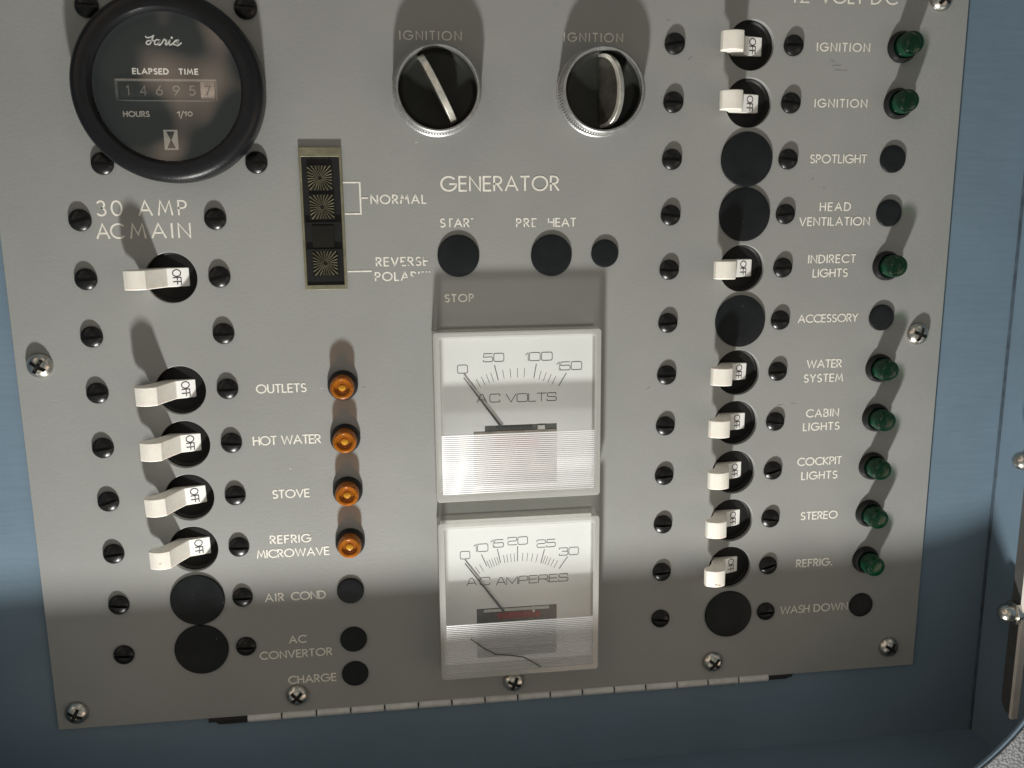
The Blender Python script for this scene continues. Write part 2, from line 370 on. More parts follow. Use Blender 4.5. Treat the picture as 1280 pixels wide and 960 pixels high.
def strip(mb, pts, wd, tf, z, keep=None, step=None):
    """flat ribbon along pts (2d), tf maps (x,y,z)->3d"""
    pts = [Vector(p) for p in pts]
    closed = (pts[0] - pts[-1]).length < 1e-6
    if step:
        q = []
        for a, b in zip(pts, pts[1:]):
            n = max(1, int((b - a).length / step))
            for k in range(n): q.append(a.lerp(b, k / n))
        q.append(pts[-1]); pts = q
    n = len(pts); L_ = []
    for i in range(n):
        if closed: a = pts[i - 1] if i else pts[-2]; c = pts[i + 1] if i < n - 1 else pts[1]
        else: a = pts[max(i - 1, 0)]; c = pts[min(i + 1, n - 1)]
        u = (pts[i] - a); v = (c - pts[i])
        if u.length < 1e-9: u = v
        if v.length < 1e-9: v = u
        u = u.normalized(); v = v.normalized(); nu = Vector((-u.y, u.x)); nv = Vector((-v.y, v.x))
        m_ = nu + nv
        if m_.length < .35: m_ = nu; k = 1
        else: m_.normalize(); k = min(1.7, 1 / max(.2, m_.dot(nu)))
        p = pts[i]
        if not closed and i == 0: p = p - v * wd * .3
        if not closed and i == n - 1: p = p + u * wd * .3
        L_.append((p + m_ * wd / 2 * k, p - m_ * wd / 2 * k))
    vi = [(mb.vert(*tf(a.x, a.y, z)), mb.vert(*tf(b.x, b.y, z))) for a, b in L_]
    for i in range(n - 1):
        mid = (L_[i][0] + L_[i][1] + L_[i + 1][0] + L_[i + 1][1]) / 4
        if keep and not keep(mid.x, mid.y): continue
        mb.face(vi[i][1], vi[i + 1][1], vi[i + 1][0], vi[i][0])
def word(mb, txt, x0, x1, yc, h, wd, z, font=G, tf=None, keep=None, step=None):
    tf = tf or (lambda x, y, z: (x, y, z))
    glyphs = [font[c] for c in txt]
    nat = sum(g[0] for g in glyphs) * h; sx = 1.0; gaps = len(txt) - 1
    W = x1 - x0 - wd * .6; gap = (W - nat) / gaps if gaps else 0
    mn = .13 * h
    if gap < mn: sx = (W - gaps * mn) / nat; gap = mn
    if gap > .42 * h and gaps: sx = (W - gaps * .42 * h) / nat; gap = .42 * h
    if not gaps and nat > 0: sx = W / nat
    x = x0 + wd * .3; zz = z
    for g in glyphs:
        for st in g[1]:
            strip(mb, [(x + px * h * sx, yc - h / 2 + wd * .4 + py * (h - wd * .8)) for px, py in st], wd, tf, zz, keep, step); zz += .006
        x += g[0] * h * sx + gap
    return mb

# ================================================================== the setting
XL, XR, YB, YT = -206, 188, -182.5, 240
D = 46.5
bo = plate('back_board', [(XL - 20, YB - 20), (XR + 20, YB - 20), (XR + 20, YT + 20), (XL - 20, YT + 20)], [[(-158, -138), (-158, 124), (146, 124), (146, -138)]], -14, -2, BLUE)
tag(bo, 'flat blue painted board behind the grey switch panel', kind='structure')
tag(MB().box(XR, XR + 14, YB - 14, YT + 14, -2, D - 1.4).build('side_wall', BLUE, smooth=0), 'blue painted right side wall of the recess', kind='structure')
tag(MB().box(XL - 14, XL, YB - 14, YT + 14, -2, D - 1.4).build('side_wall', BLUE, smooth=0), 'blue painted left side wall of the recess', kind='structure')
tag(MB().box(XL, XR, YB - 14, YB, -2, D - 1.4).build('bottom_ledge', BLUE, smooth=0), 'blue painted ledge below the panel', kind='structure')
tag(MB().box(XL, XR, YT, YT + 14, -2, D - 1.4).build('top_ledge', BLUE, smooth=0), 'blue painted ledge above the panel', kind='structure')
RR = 84
def opening(x0, x1, y0, y1):
    out = []
    for cx, cy, rr, a in ((x1 - 10, y1 - 10, 10, 0), (x0 + 10, y1 - 10, 10, 90), (x0 + 36, y0 + 36, 36, 180), (x1 - RR, y0 + RR, RR, 270)):
        for k in range(25):
            q_ = math.radians(a + 90 * k / 24); out.append((cx + rr * math.cos(q_), cy + rr * math.sin(q_)))
    return out
hole = opening(XL + .3, XR - .3, YB, YT - .3)
o = plate('front_frame', [(XL - 160, YB - 150), (XR + 160, YB - 150), (XR + 160, YT + 150), (XL - 160, YT + 150)], [hole], D - 1.4, D, BLUE, .4)
tag(o, 'blue painted frame with rounded corners round the recess', kind='structure')
hole2 = opening(XL - .5, XR + .5, YB - .8, YT + .5)
o = plate('fabric_lining', [(XL - 158, YB - 148), (XR + 158, YB - 148), (XR + 158, YT + 148), (XL - 158, YT + 148)], [hole2], D, D + .8, FABRIC, .2)
tag(o, 'grey woven fabric lining on the face round the recess', kind='structure')
o = MB().box(173, 180, -300, -152, D + .8, D + 6).build('dark_strip', BLACK_PL)  # narrow black strip on the fabric
bevel(o, 1.2); tag(o, 'black strip on grey fabric at the lower right corner', 'seal')

# ================================================================== grey panel
PITCH = 19.05
YR0 = 87.5; YL0 = 30.6
XRC, XLC = 79.0, -118.5
rows_r = {0: 'first IGNITION', 1: 'second IGNITION', 4: 'INDIRECT LIGHTS', 6: 'WATER SYSTEM', 7: 'CABIN LIGHTS', 8: 'COCKPIT LIGHTS', 9: 'STEREO', 10: 'REFRIG'}
rows_l = {1: '30 AMP AC MAIN', 3: 'OUTLETS', 4: 'HOT WATER', 5: 'STOVE', 6: 'REFRIG MICROWAVE'}
holes = [circ(XRC, YR0 - k * PITCH, 8.35) for k in rows_r] + [circ(XLC, YL0 - k * PITCH, 8.35) for k in rows_l]
panel = plate('switch_panel', [(-170.3, -149.4), (158.3, -149.9), (158.3, 132), (-170.3, 132)], holes, -1.95, 0, PANEL, .18)
tag(panel, 'large grey painted metal switch panel with white lettering on the blue board', 'control panel')

def legend(words, h, wd, label, keep=None, step=None, extra=None, m=WHITE_INK):
    """words: (text,x0,x1,yc)"""
    wd *= 1.14
    cx = sum((a + b) / 2 for _, a, b, _ in words) / len(words); cy = sum(q[3] for q in words) / len(words)
    mb = MB()
    kp = (lambda x, y: keep(x + cx + .22 * math.sin(9.1 * x + 17 * y), y + cy + .2 * math.sin(13.7 * x - 7 * y))) if keep else None
    for t, a, b, y in words: word(mb, t, a - cx, b - cx, y - cy, h, wd, .02, keep=kp, step=step)
    if extra: 
        for st in extra: strip(mb, [(x - cx, y - cy) for x, y in st], wd * 1.1, lambda x, y, z: (x, y, z), .08)
    o = mb.build('lettering', m, panel, (cx, cy, .02), smooth=0, normals=False); o['label'] = label
    return o
S = .42; H = 3.15
legend([('30', -140.0, -132.0, 34.3), ('AMP', -127.0, -111.8, 34.3), ('AC', -140.7, -132.2, 27.0), ('MAIN', -130.2, -111.1, 27.0)], 5.0, .52, 'white lettering reading 30 AMP AC MAIN')
legend([('IGNITION', -40.7, -20.5, 88.9)], 2.9, .30, 'white lettering reading IGNITION above the left key knob')
legend([('IGNITION', 13.8, 33.9, 89.1)], 2.9, .30, 'white lettering reading IGNITION above the right key knob')
legend([('GENERATOR', -28.5, 12.1, 41.5)], 5.1, .55, 'white lettering reading GENERATOR')
def k_start(x, y): return not ((x > -18.6 and y < 29.5) or (x > -17.6) or (-26.6 < x < -25.6 and y > 29.2) or (-23.5 < x < -21.5 and y < 27.6))
legend([('START', -29.0, -16.6, 28.5)], 3.0, .40, 'worn white lettering reading START, its last letter nearly gone', k_start, .22)
def k_pre(x, y): return not ((x > 3.0 and x < 4.6 and 27 < y < 29.3) or (8.0 < x < 9.0 and y < 28.4) or (17.4 < x and y < 27.6) or (8.0 < x < 9 and y > 29.4))
legend([('PRE', -2.8, 4.3, 28.3), ('HEAT', 8.3, 18.1, 28.3)], 3.0, .40, 'worn white lettering reading PRE HEAT', k_pre, .22)
def k_nor(x, y): return not ((-41.7 < x < -40.2 and 35.4 < y < 36.6) or (-45.6 < x < -45.0 and y > 36.9))
legend([('NORMAL', -52.1, -33.5, 36.5)], 3.1, S, 'white lettering reading NORMAL with a bracket to two jewels', k_nor, .25,
       [[(-61.0, 42.1), (-55.5, 42.1), (-55.5, 31.8), (-60.6, 31.8)], [(-55.2, 37.0), (-53.1, 37.0)]])
def k_rev(x, y): return not ((-43.6 < x < -42.3 and y < 15.2) or (-41.3 < x < -39.6 and 14.4 < y < 15.6) or (x > -35.0 and y > 16.3) or (x > -34.4 and y < 15.3) or (-38.2 < x < -37.2 and y > 15.4 and y < 16.2))
legend([('REVERSE', -51.1, -33.4, 15.7)], 3.1, S, 'worn white lettering reading REVERSE', k_rev, .22)
def k_pol(x, y): return not ((x > -40.9 and x < -38.2 and y < 10.6) or (-38.2 < x and y < 11.6) or (x > -33.0) or (-35.2 < x < -34.2))
legend([('POLARITY', -51.6, -31.0, 10.7)], 3.1, S, 'worn white lettering reading POLARITY, its last letters mostly gone', k_pol, .22,
       [[(-60.6, 12.6), (-52.8, 12.6)]])
legend([('STOP', -28.0, -18.0, 2.8)], 2.8, .38, 'white lettering reading STOP in the shadow above the upper meter')
for t, hh in (([('OUTLETS', -93.5, -76.6, -27.0)], H), ([('HOT', -95.7, -87.7, -45.4), ('WATER', -86.1, -72.6, -45.4)], 3.3), ([('STOVE', -90.3, -77.5, -65.0)], H),
              ([('REFRIG', -92.1, -77.9, -81.8), ('MICROWAVE', -97.0, -71.7, -87.0)], H), ([('AIR', -95.2, -88.6, -103.7), ('COND', -86.0, -73.8, -103.7)], 3.2),
              ([('AC', -87.7, -81.6, -120.5), ('CONVERTOR', -98.4, -72.6, -126.1)], 3.1), ([('CHARGE', -88.8, -71.5, -136.5)], 3.2),
              ([('12', 92.8, 99.2, 103.9), ('VOLT', 103.2, 119.1, 103.9), ('DC', 121.8, 131.4, 103.9)], 5.0),
              ([('SPOTLIGHT', 102.6, 123.9, 49.5)], 3.05), ([('HEAD', 107.3, 119.0, 32.8), ('VENTILATION', 99.8, 126.6, 27.6)], 3.1),
              ([('INDIRECT', 104.0, 122.2, 14.2), ('LIGHTS', 106.0, 119.4, 9.1)], 3.1), ([('ACCESSORY', 101.3, 124.5, -7.5)], 3.05),
              ([('WATER', 105.7, 119.3, -24.5), ('SYSTEM', 104.8, 120.2, -29.9)], 3.15), ([('CABIN', 106.5, 119.4, -43.3), ('LIGHTS', 105.6, 120.0, -48.5)], 3.15),
              ([('COCKPIT', 104.1, 121.8, -62.1), ('LIGHTS', 106.0, 120.4, -67.7)], 3.2), ([('STEREO', 106.6, 121.5, -83.8)], 3.2),
              ([('REFRIG', 105.9, 119.6, -103.1), ('.', 120.1, 120.7, -103.1)], 3.2), ([('WASH', 100.4, 112.3, -122.2), ('DOWN', 114.2, 128.3, -122.2)], 3.3)):
    legend(t, hh, .52 if hh > 4 else (S if hh > 3.08 else .40), 'white lettering reading ' + ' '.join(q[0] for q in t if q[0] != '.'))
legend([('IGNITION', 102.9, 122.4, 87.2)], 2.95, .4, 'white lettering reading IGNITION beside the top green lamp')
legend([('IGNITION', 103.2, 122.7, 68.5)], 2.95, .4, 'white lettering reading IGNITION beside the second green lamp')

# rubbed and chipped spots in the paint
SCUFF_D = pm('scuff_dark', (0.15, 0.148, 0.14), .6, var=.3, vscale=900); SCUFF_L = pm('scuff_light', (0.42, 0.41, 0.37), .6, var=.2)
for x, y, l_, a_, m_ in ((110.5, 81.2, 3.2, .05, SCUFF_D), (112.3, 79.6, 4.6, 0, SCUFF_D), (109, 82.6, 1.6, -.5, SCUFF_D), (-36.3, 55.0, .7, .3, SCUFF_L), (104, 42.6, 1.0, .9, SCUFF_D), (108.4, 39.4, .7, -.4, SCUFF_D),
                         (96, -39.6, 2.2, .1, SCUFF_D), (101, -39.2, 1.4, -.1, SCUFF_D), (45.2, -31.5, 1.3, .6, SCUFF_D), (-56.8, -27.6, .8, .2, SCUFF_D), (57.5, 83.0, 1.8, .7, SCUFF_D), (49.5, 95, .8, 0, SCUFF_D), (-71.4, -27.6, .6, 0, SCUFF_L), (-83.6, -56.0, .5, 0, SCUFF_L)):
    q = MB(); strip(q, [(-l_ / 2, 0), (-l_ / 6, .12), (l_ / 4, -.05), (l_ / 2, .06)], .28, lambda X, Y, Z: (X * math.cos(a_) - Y * math.sin(a_), X * math.sin(a_) + Y * math.cos(a_), Z), .012)
    q.build('scuff', m_, panel, (x, y, 0), smooth=0, normals=False)
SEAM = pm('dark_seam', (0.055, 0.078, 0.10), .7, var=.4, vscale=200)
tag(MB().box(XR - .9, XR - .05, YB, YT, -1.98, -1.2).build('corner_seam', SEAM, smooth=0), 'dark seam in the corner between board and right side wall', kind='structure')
# ------------------------------------------------------------------ screws
dome = MB().lathe([(0, -1.2), (3.35, -1.2), (3.55, 0), (3.6, .35), (3.4, .9), (2.8, 1.4), (1.8, 1.75), (.9, 1.9), (0, 1.95)], 40).mesh('d', BLACK_SCREW)
slot = MB().box(-6, 6, -.5, .5, .8, 4).mesh('s', BLACK_SCREW, 0)
SCREW = boolean_diff(dome, slot); SCREW.name = 'slotted_screw'
dome = MB().lathe([(0, -1.2), (4.0, -1.2), (4.15, 0), (4.2, .35), (4.0, 1.1), (3.4, 1.9), (2.5, 2.5), (1.4, 2.85), (0, 2.95)], 40).mesh('d', STEEL)
cross = MB().box(-2.65, 2.65, -.62, .62, .6, 4)
cm = cross.mesh('c', STEEL, 0); PH = boolean_diff(dome, cm)
cm2 = MB().box(-.62, .62, -2.65, 2.65, .6, 4).mesh('c', STEEL, 0); PH = boolean_diff(PH, cm2)
cm3 = MB().lathe([(0, .3), (.5, .5), (1.15, 3.5), (0, 3.5)], 12).mesh('c', STEEL); PH = boolean_diff(PH, cm3); PH.name = 'phillips_screw'
qx = MB().box(-2.6, 2.6, -.58, .58, .7, 1.95).box(-.58, .58, -2.6, 2.6, .7, 1.96)
CROSS = qx.mesh('cross_shade', DARK, 0)  # dark block filling the cross, stands in for shade in the recess
def screw(parent, x, y, z=0):
    o = link('screw', SCREW, parent, (x, y, z)); o.rotation_euler = (0, math.radians(random.choice([-8, -4, 0, 0, 2, 3, 5, 8, -16])), 0)
    return o
for x, y in ((-162.5, -16.6), (-163.3, -142.9), (-85.9, -142.6), (-5.2, -143.6), (73.5, -141.8), (146.7, -141.0), (148.6, -14.2), (147.5, 103.6)):
    o = link('panel_screw', PH, panel, (x, y, 0)); o.rotation_euler = (0, math.radians(random.uniform(20, 60)), 0)
    link('cross_shade', CROSS, o)

# ------------------------------------------------------------------ breaker switches
SX = 42.36; SO_L = -145.3 - XLC; SO_R = 51.9 - XRC   # screw offsets from the switch centre
prof = [(5.2, -3.4), (-1.7, -1.2), (-3.5, 3.0), (-5.3, 7.4)]
nr = 11
tip = []
for k in range(nr * 2 + 1):
    t = k / (nr * 2); x = -5.6 - 7.0 * t; z = 8.3 + 1.5 * math.sin(PI * (t * .9 + .08)) - .2 * t
    tip.append((x, z + (.09 if k % 2 else 0)))
prof += tip + [(-12.9, 7.2), (-12.6, 5.4), (-10.2, 4.3), (-8.2, 1.6), (-6, -3), (-3, -6), (4.5, -6), (5.4, -4.6)]
def make_breaker(so):
    t = empty('breaker_switch', (0, 0, 0), 'x', 'switch')
    MB().lathe([(0, -3.2), (7.6, -3.2), (8.2, -2.6), (8.3, -2.0), (9.3, -1.98), (9.3, -8), (0, -8)], 48).build('bushing', BLACK_MATTE, t)
    mb = MB().prism_y(prof, -3.2, 3.2); o = mb.build('lever', IVORY, t, smooth=28); bevel(o, .28, 2, 55)
    # white print plate on the foot of the lever, then the black print on it
    def tf(u, v, z):      # u runs down, v runs right up the slope ; letters read top to bottom
        s_ = (v + 3.6) / 7.2; x = -1.7 + 6.9 * s_; zz = -1.2 - 2.2 * s_
        nx, nz_ = .304, .953
        return (x + nx * z, -u, zz + nz_ * z)
    q = MB(); i = [q.vert(*tf(a, b, .05)) for a, b in ((-2.95, -3.4), (2.95, -3.4), (2.95, 3.3), (-2.95, 3.3))]; q.face(*i)
    q.build('print_plate', LABELW, o, smooth=0)
    q = MB(); word(q, 'OFF', -2.6, 2.6, -.5, 2.75, .33, .09, tf=tf); q.build('lettering', BLACK_PRINT, o, smooth=0, normals=False)
    screw(t, so, 0); screw(t, so + SX, 0)
    return t
def place(proto, first, loc, label, group, jig=True):
    o = proto if first else copy_tree(proto)
    o.location = P(*loc); o['label'] = label; o['group'] = group
    if jig:
        for ch in o.children:
            if ch.name.startswith('screw'): ch.rotation_euler = (0, math.radians(random.choice([-8, -4, 0, 0, 2, 3, 5, 8, -16])), 0)
            if ch.name.startswith('lever'): ch.rotation_euler = (0, math.radians(random.uniform(-2.6, 2.6)), random.uniform(-.04, .04))
    return o
GA = 'white lever breaker switches of the AC column'; GD = 'white lever breaker switches of the DC column'
bl = make_breaker(SO_L); first = True
for k, nm in rows_l.items():
    lab = 'white lever switch reading OFF, below the words 30 AMP AC MAIN' if k == 1 else 'white lever switch reading OFF, left of the words %s' % nm
    place(bl, first, (XLC, YL0 - k * PITCH, 0), lab, GA); first = False
# the main breaker is held by six screws
main = bl
for yy in (PITCH, -PITCH): screw(main, SO_L, yy); screw(main, SO_L + SX, yy)
br = make_breaker(SO_R); first = True
for k, nm in rows_r.items():
    lab = {0: 'white lever switch reading OFF, uppermost, left of the topmost word IGNITION',
           1: 'white lever switch reading OFF, left of the lower word IGNITION and above the SPOTLIGHT cap'}.get(k, 'white lever switch reading OFF, left of the %s %s' % ('word' if ' ' not in nm else 'words', nm))
    if nm == 'REFRIG': lab = 'lowest white lever switch of the right column, left of the word REFRIG'
    place(br, first, (XRC, YR0 - k * PITCH, 0), lab, GD); first = False

# ------------------------------------------------------------------ blanking caps
def cap_mesh(r, name, hgt=.9):
    return MB().lathe([(0, -1), (r - .1, -1), (r, 0), (r, hgt * .55), (r - .25, hgt * .9), (r - .7, hgt), (r * .5, hgt + .05), (0, hgt + .05)], 56).mesh(name, PLUG)
BIG = cap_mesh(9.42, 'blanking_cap')
def blank(so, first_proto=[None]):
    t = empty('blanked_switch', (0, 0, 0), 'x', 'blanking cap')
    link('cap', BIG, t); screw(t, so, 0); screw(t, so + SX, 0); return t
GB = 'large round black caps over unused switch holes'
p = blank(SO_R); first = True
for k, nm in {2: 'SPOTLIGHT', 3: 'HEAD VENTILATION', 5: 'ACCESSORY', 11: 'WASH DOWN'}.items():
    place(p, first, (XRC, YR0 - k * PITCH, 0), 'large round black cap over the hole left of the words %s' % nm if ' ' in nm else 'large round black cap over the hole left of the word %s' % nm, GB); first = False
p = blank(SO_L); first = True
for k, nm in {7: 'AIR COND', 8: 'AC CONVERTOR'}.items():
    place(p, first, (XLC, YL0 - k * PITCH, 0), 'large round black cap over the hole left of the words %s' % nm, GB); first = False
SM = cap_mesh(4.85, 'small_cap', 1.0); MD = cap_mesh(7.2, 'medium_cap', .9)
GS = 'small round black caps over unused lamp holes'
for k, nm in {2: 'right of the word SPOTLIGHT', 3: 'right of the words HEAD VENTILATION', 5: 'right of the word ACCESSORY', 11: 'right of the words WASH DOWN'}.items():
    tag(link('blanking_cap', SM, None, (133.7, YR0 - k * PITCH, 0)), 'small round black cap ' + nm, 'blanking cap', GS)
for x, y, nm in ((-64.8, -102.8, 'right of the words AIR COND'), (-64.5, -121.9, 'right of the words AC CONVERTOR'), (-64.5, -135.6, 'right of the word CHARGE')):
    tag(link('blanking_cap', SM, None, (x, y, 0)), 'small round black cap ' + nm, 'blanking cap', GS)
tag(link('blanking_cap', MD, None, (-23.0, 17.3, 0)), 'medium round black cap under the word START', 'blanking cap', 'round black caps in the generator row')
tag(link('blanking_cap', MD, None, (9.4, 17.0, 0)), 'medium round black cap under the words PRE HEAT', 'blanking cap', 'round black caps in the generator row')
tag(link('blanking_cap', SM, None, (28.4, 17.4, 0)), 'small round black cap right of the PRE HEAT cap', 'blanking cap', 'round black caps in the generator row')

# ------------------------------------------------------------------ indicator lamps
def make_lamp(bezel_r, kind):
    t = empty('indicator_lamp', (0, 0, 0), 'x', 'indicator lamp')
    MB().lathe([(0, -1), (bezel_r, -1), (bezel_r + .05, 0), (bezel_r, 1.2), (bezel_r - .5, 2.0), (bezel_r - 1.0, 2.2), (bezel_r - 1.4, 1.6), (0, 1.2)], 40).build('bezel', BLACK_PL, t)
    if kind == 'amber':
        c = MB().lathe([(0, 1), (4.15, 1), (4.15, 4.9), (3.95, 5.5), (3.4, 5.85), (2.85, 5.8), (2.6, 5.4), (2.3, 5.05), (2.05, 5.0)], 40).build('lens', AMBER, t)
        MB().lathe([(2.15, 5.02), (1.6, 4.95), (1.2, 4.4), (.5, 4.0), (0, 3.95)], 32).build('lens_centre', AMBER_D, c)
        MB().lathe([(0, 4.0), (1.45, 4.1), (1.35, 4.7), (.8, 5.0), (0, 5.05)], 20, 0, -.35).build('lens_bright_zone', AMBER_IN, c)
    else:
        c = MB().lathe([(0, 1), (3.9, 1), (3.9, 4.0), (3.85, 7.2), (3.55, 7.9), (2.9, 8.3), (1.6, 8.5), (0, 8.55)], 40).build('lens', GREEN, t)
        MB().lathe([(0, 3.5), (3.95, 3.6), (3.98, 4.4), (3.95, 6.6), (0, 6.7)], 40).build('lens_bright_zone', GREEN_HI, c)  # lighter green band, a painted highlight inside the lens
    return t
la = make_lamp(5.2, 'amber'); first = True
for y, nm in ((-26.55, 'word OUTLETS'), (-45.6, 'words HOT WATER'), (-64.9, 'word STOVE'), (-84.2, 'words REFRIG MICROWAVE')):
    place(la, first, (-64.1, y, 0), 'amber indicator lamp right of the ' + nm, 'amber indicator lamps', False); first = False
lg = make_lamp(5.3, 'green'); first = True
for k, nm in {0: 'topmost word IGNITION', 1: 'lower word IGNITION', 4: 'words INDIRECT LIGHTS', 6: 'words WATER SYSTEM', 7: 'words CABIN LIGHTS', 8: 'words COCKPIT LIGHTS', 9: 'word STEREO', 10: 'word REFRIG'}.items():
    o = place(lg, first, (134.2, YR0 - k * PITCH, 0), 'dark green indicator lamp right of the ' + nm, 'green indicator lamps', False); first = False
    o.rotation_euler = (random.uniform(-.05, .05), 0, random.uniform(-.05, .05))

# ------------------------------------------------------------------ key knobs
def make_knob(loc, ang, tilt, label):
    t = empty('ignition_knob', loc, label, 'knob', 'ignition knobs')
    mb = MB(); prof_ = [(0, -1), (14.6, -1), (14.7, 1.2), (14.2, 1.6), (14.2, 7.0), (14.0, 7.7), (13.4, 8.2), (12.9, 8.1), (12.75, 7.3), (12.7, 3.4)]
    mb.lathe(prof_, 72); 
    for k in range(96):          # knurl on the outer wall
        a = 2 * PI * k / 96; c_, s_ = math.cos(a), math.sin(a); r0, r1 = 14.15, 14.5; w_ = .26
        i = [mb.vert(r0 * c_ - w_ * s_, r0 * s_ + w_ * c_, 1.7), mb.vert(r0 * c_ + w_ * s_, r0 * s_ - w_ * c_, 1.7), mb.vert(r1 * c_, r1 * s_, 1.9),
             mb.vert(r0 * c_ - w_ * s_, r0 * s_ + w_ * c_, 6.9), mb.vert(r0 * c_ + w_ * s_, r0 * s_ - w_ * c_, 6.9), mb.vert(r1 * c_, r1 * s_, 6.6)]
        mb.face(i[0], i[1], i[2]); mb.face(i[3], i[5], i[4]); mb.face(i[0], i[2], i[5], i[3]); mb.face(i[2], i[1], i[4], i[5])
    mb.build('knurled_ring', CHROME, t)
    MB().lathe([(12.75, 5.6), (12.4, 4.4), (11.6, 3.4), (10.8, 3.0), (0, 3.0)], 64).build('recess', RECESS, t)
    # turning blade: a half disc standing in the recess
    n = 22; pts = [(12.0 * math.cos(PI * k / n), 9.4 * math.sin(PI * k / n) ** .8) for k in range(n + 1)]
    ca, sa = math.cos(ang), math.sin(ang); ct, st = math.cos(tilt), math.sin(tilt)
    def mk(wid, inner, m, nm, par):
        q = MB(); a = []; b = []
        pp = pts if not inner else [(x * .9, z * .86) for x, z in pts]
        for s_, lst in ((-wid, a), (wid, b)):
            for x, z in pp:
                X = s_ * ct + z * st; Z = z * ct - s_ * st + 3.0; Y = x
                lst.append(q.vert(X * ca - Y * sa, X * sa + Y * ca, Z))
        q.face(*a); q.face(*b[::-1])
        for k in range(len(pp)): k2 = (k + 1) % len(pp); q.face(a[k], a[k2], b[k2], b[k])
        return q.build(nm, m, par)
    o = mk(1.1, False, BLADE, 'blade', t); bevel(o, .25, 2)
    mk(1.2, True, CHEEK, 'blade_cheek', o)
    return t
make_knob((-29.0, 71.4, 0), math.radians(27), math.radians(-2), 'left ignition knob, silver ring and slanted thumb blade, above the word GENERATOR')
make_knob((25.8, 71.4, 0), math.radians(2), math.radians(36), 'right ignition knob, silver ring and nearly upright leaning blade')

# ------------------------------------------------------------------ indicator strip
t = empty('polarity_indicator', (-68.0, 30.5, 0), 'tall narrow brass framed indicator with three ray jewels beside the word NORMAL', 'indicator')
o = plate('bezel', [(-7.05, -23.8), (6.95, -23.8), (6.95, 22.9), (-7.05, 22.9)], [[(-6.2, -22.2), (6.1, -22.2), (6.1, 19.9), (-6.2, 19.9)]], 0, 1.1, BRASS, .2, t)
MB().box(-6.25, 6.15, -22.3, 20.0, 0.0, .55).build('backing', BLACK_PL, t)
q = MB().box(-7.0, 6.9, 20.6, 22.85, 1.1, 1.16); q.build('top_lip', BRASS, t, smooth=0)
def jewel(cx, cy, hs, lit=True):
    o = MB().box(-hs, hs, -hs, hs, .5, 1.3).build('jewel', JEWEL_BASE, t, (cx, cy, 0), smooth=0)
    if lit:
        q = MB(); n = 24
        for k in range(n):
            a = 2 * PI * k / n + .06; c_, s_ = math.cos(a), math.sin(a); rr = (hs - .25) / max(abs(c_), abs(s_)); w0, w1 = .08, .26
            i = [q.vert(.7 * c_ - w0 * s_, .7 * s_ + w0 * c_, 1.3), q.vert(.7 * c_ + w0 * s_, .7 * s_ - w0 * c_, 1.3), q.vert(.7 * c_, .7 * s_, 1.5),
                 q.vert(rr * c_ - w1 * s_, rr * s_ + w1 * c_, 1.3), q.vert(rr * c_ + w1 * s_, rr * s_ - w1 * c_, 1.3), q.vert(rr * c_, rr * s_, 1.85)]
            q.face(i[0], i[1], i[2]); q.face(i[3], i[5], i[4]); q.face(i[0], i[2], i[5], i[3]); q.face(i[2], i[1], i[4], i[5])
        q.build('ray_lines', JEWEL, o, smooth=0)
    return o
jewel(-.4, 13.1, 4.15); jewel(-.1, 3.7, 4.15); jewel(.1, -14.9, 4.25)
o = jewel(-.2, -6.1, 3.6, False); o['label'] = 'blank black square between the jewels'
for y in (-1.6, -10.5): MB().box(-5.9, 5.8, y - .22, y + .22, .5, 1.6).build('divider', BLACK_PL, t, smooth=0)

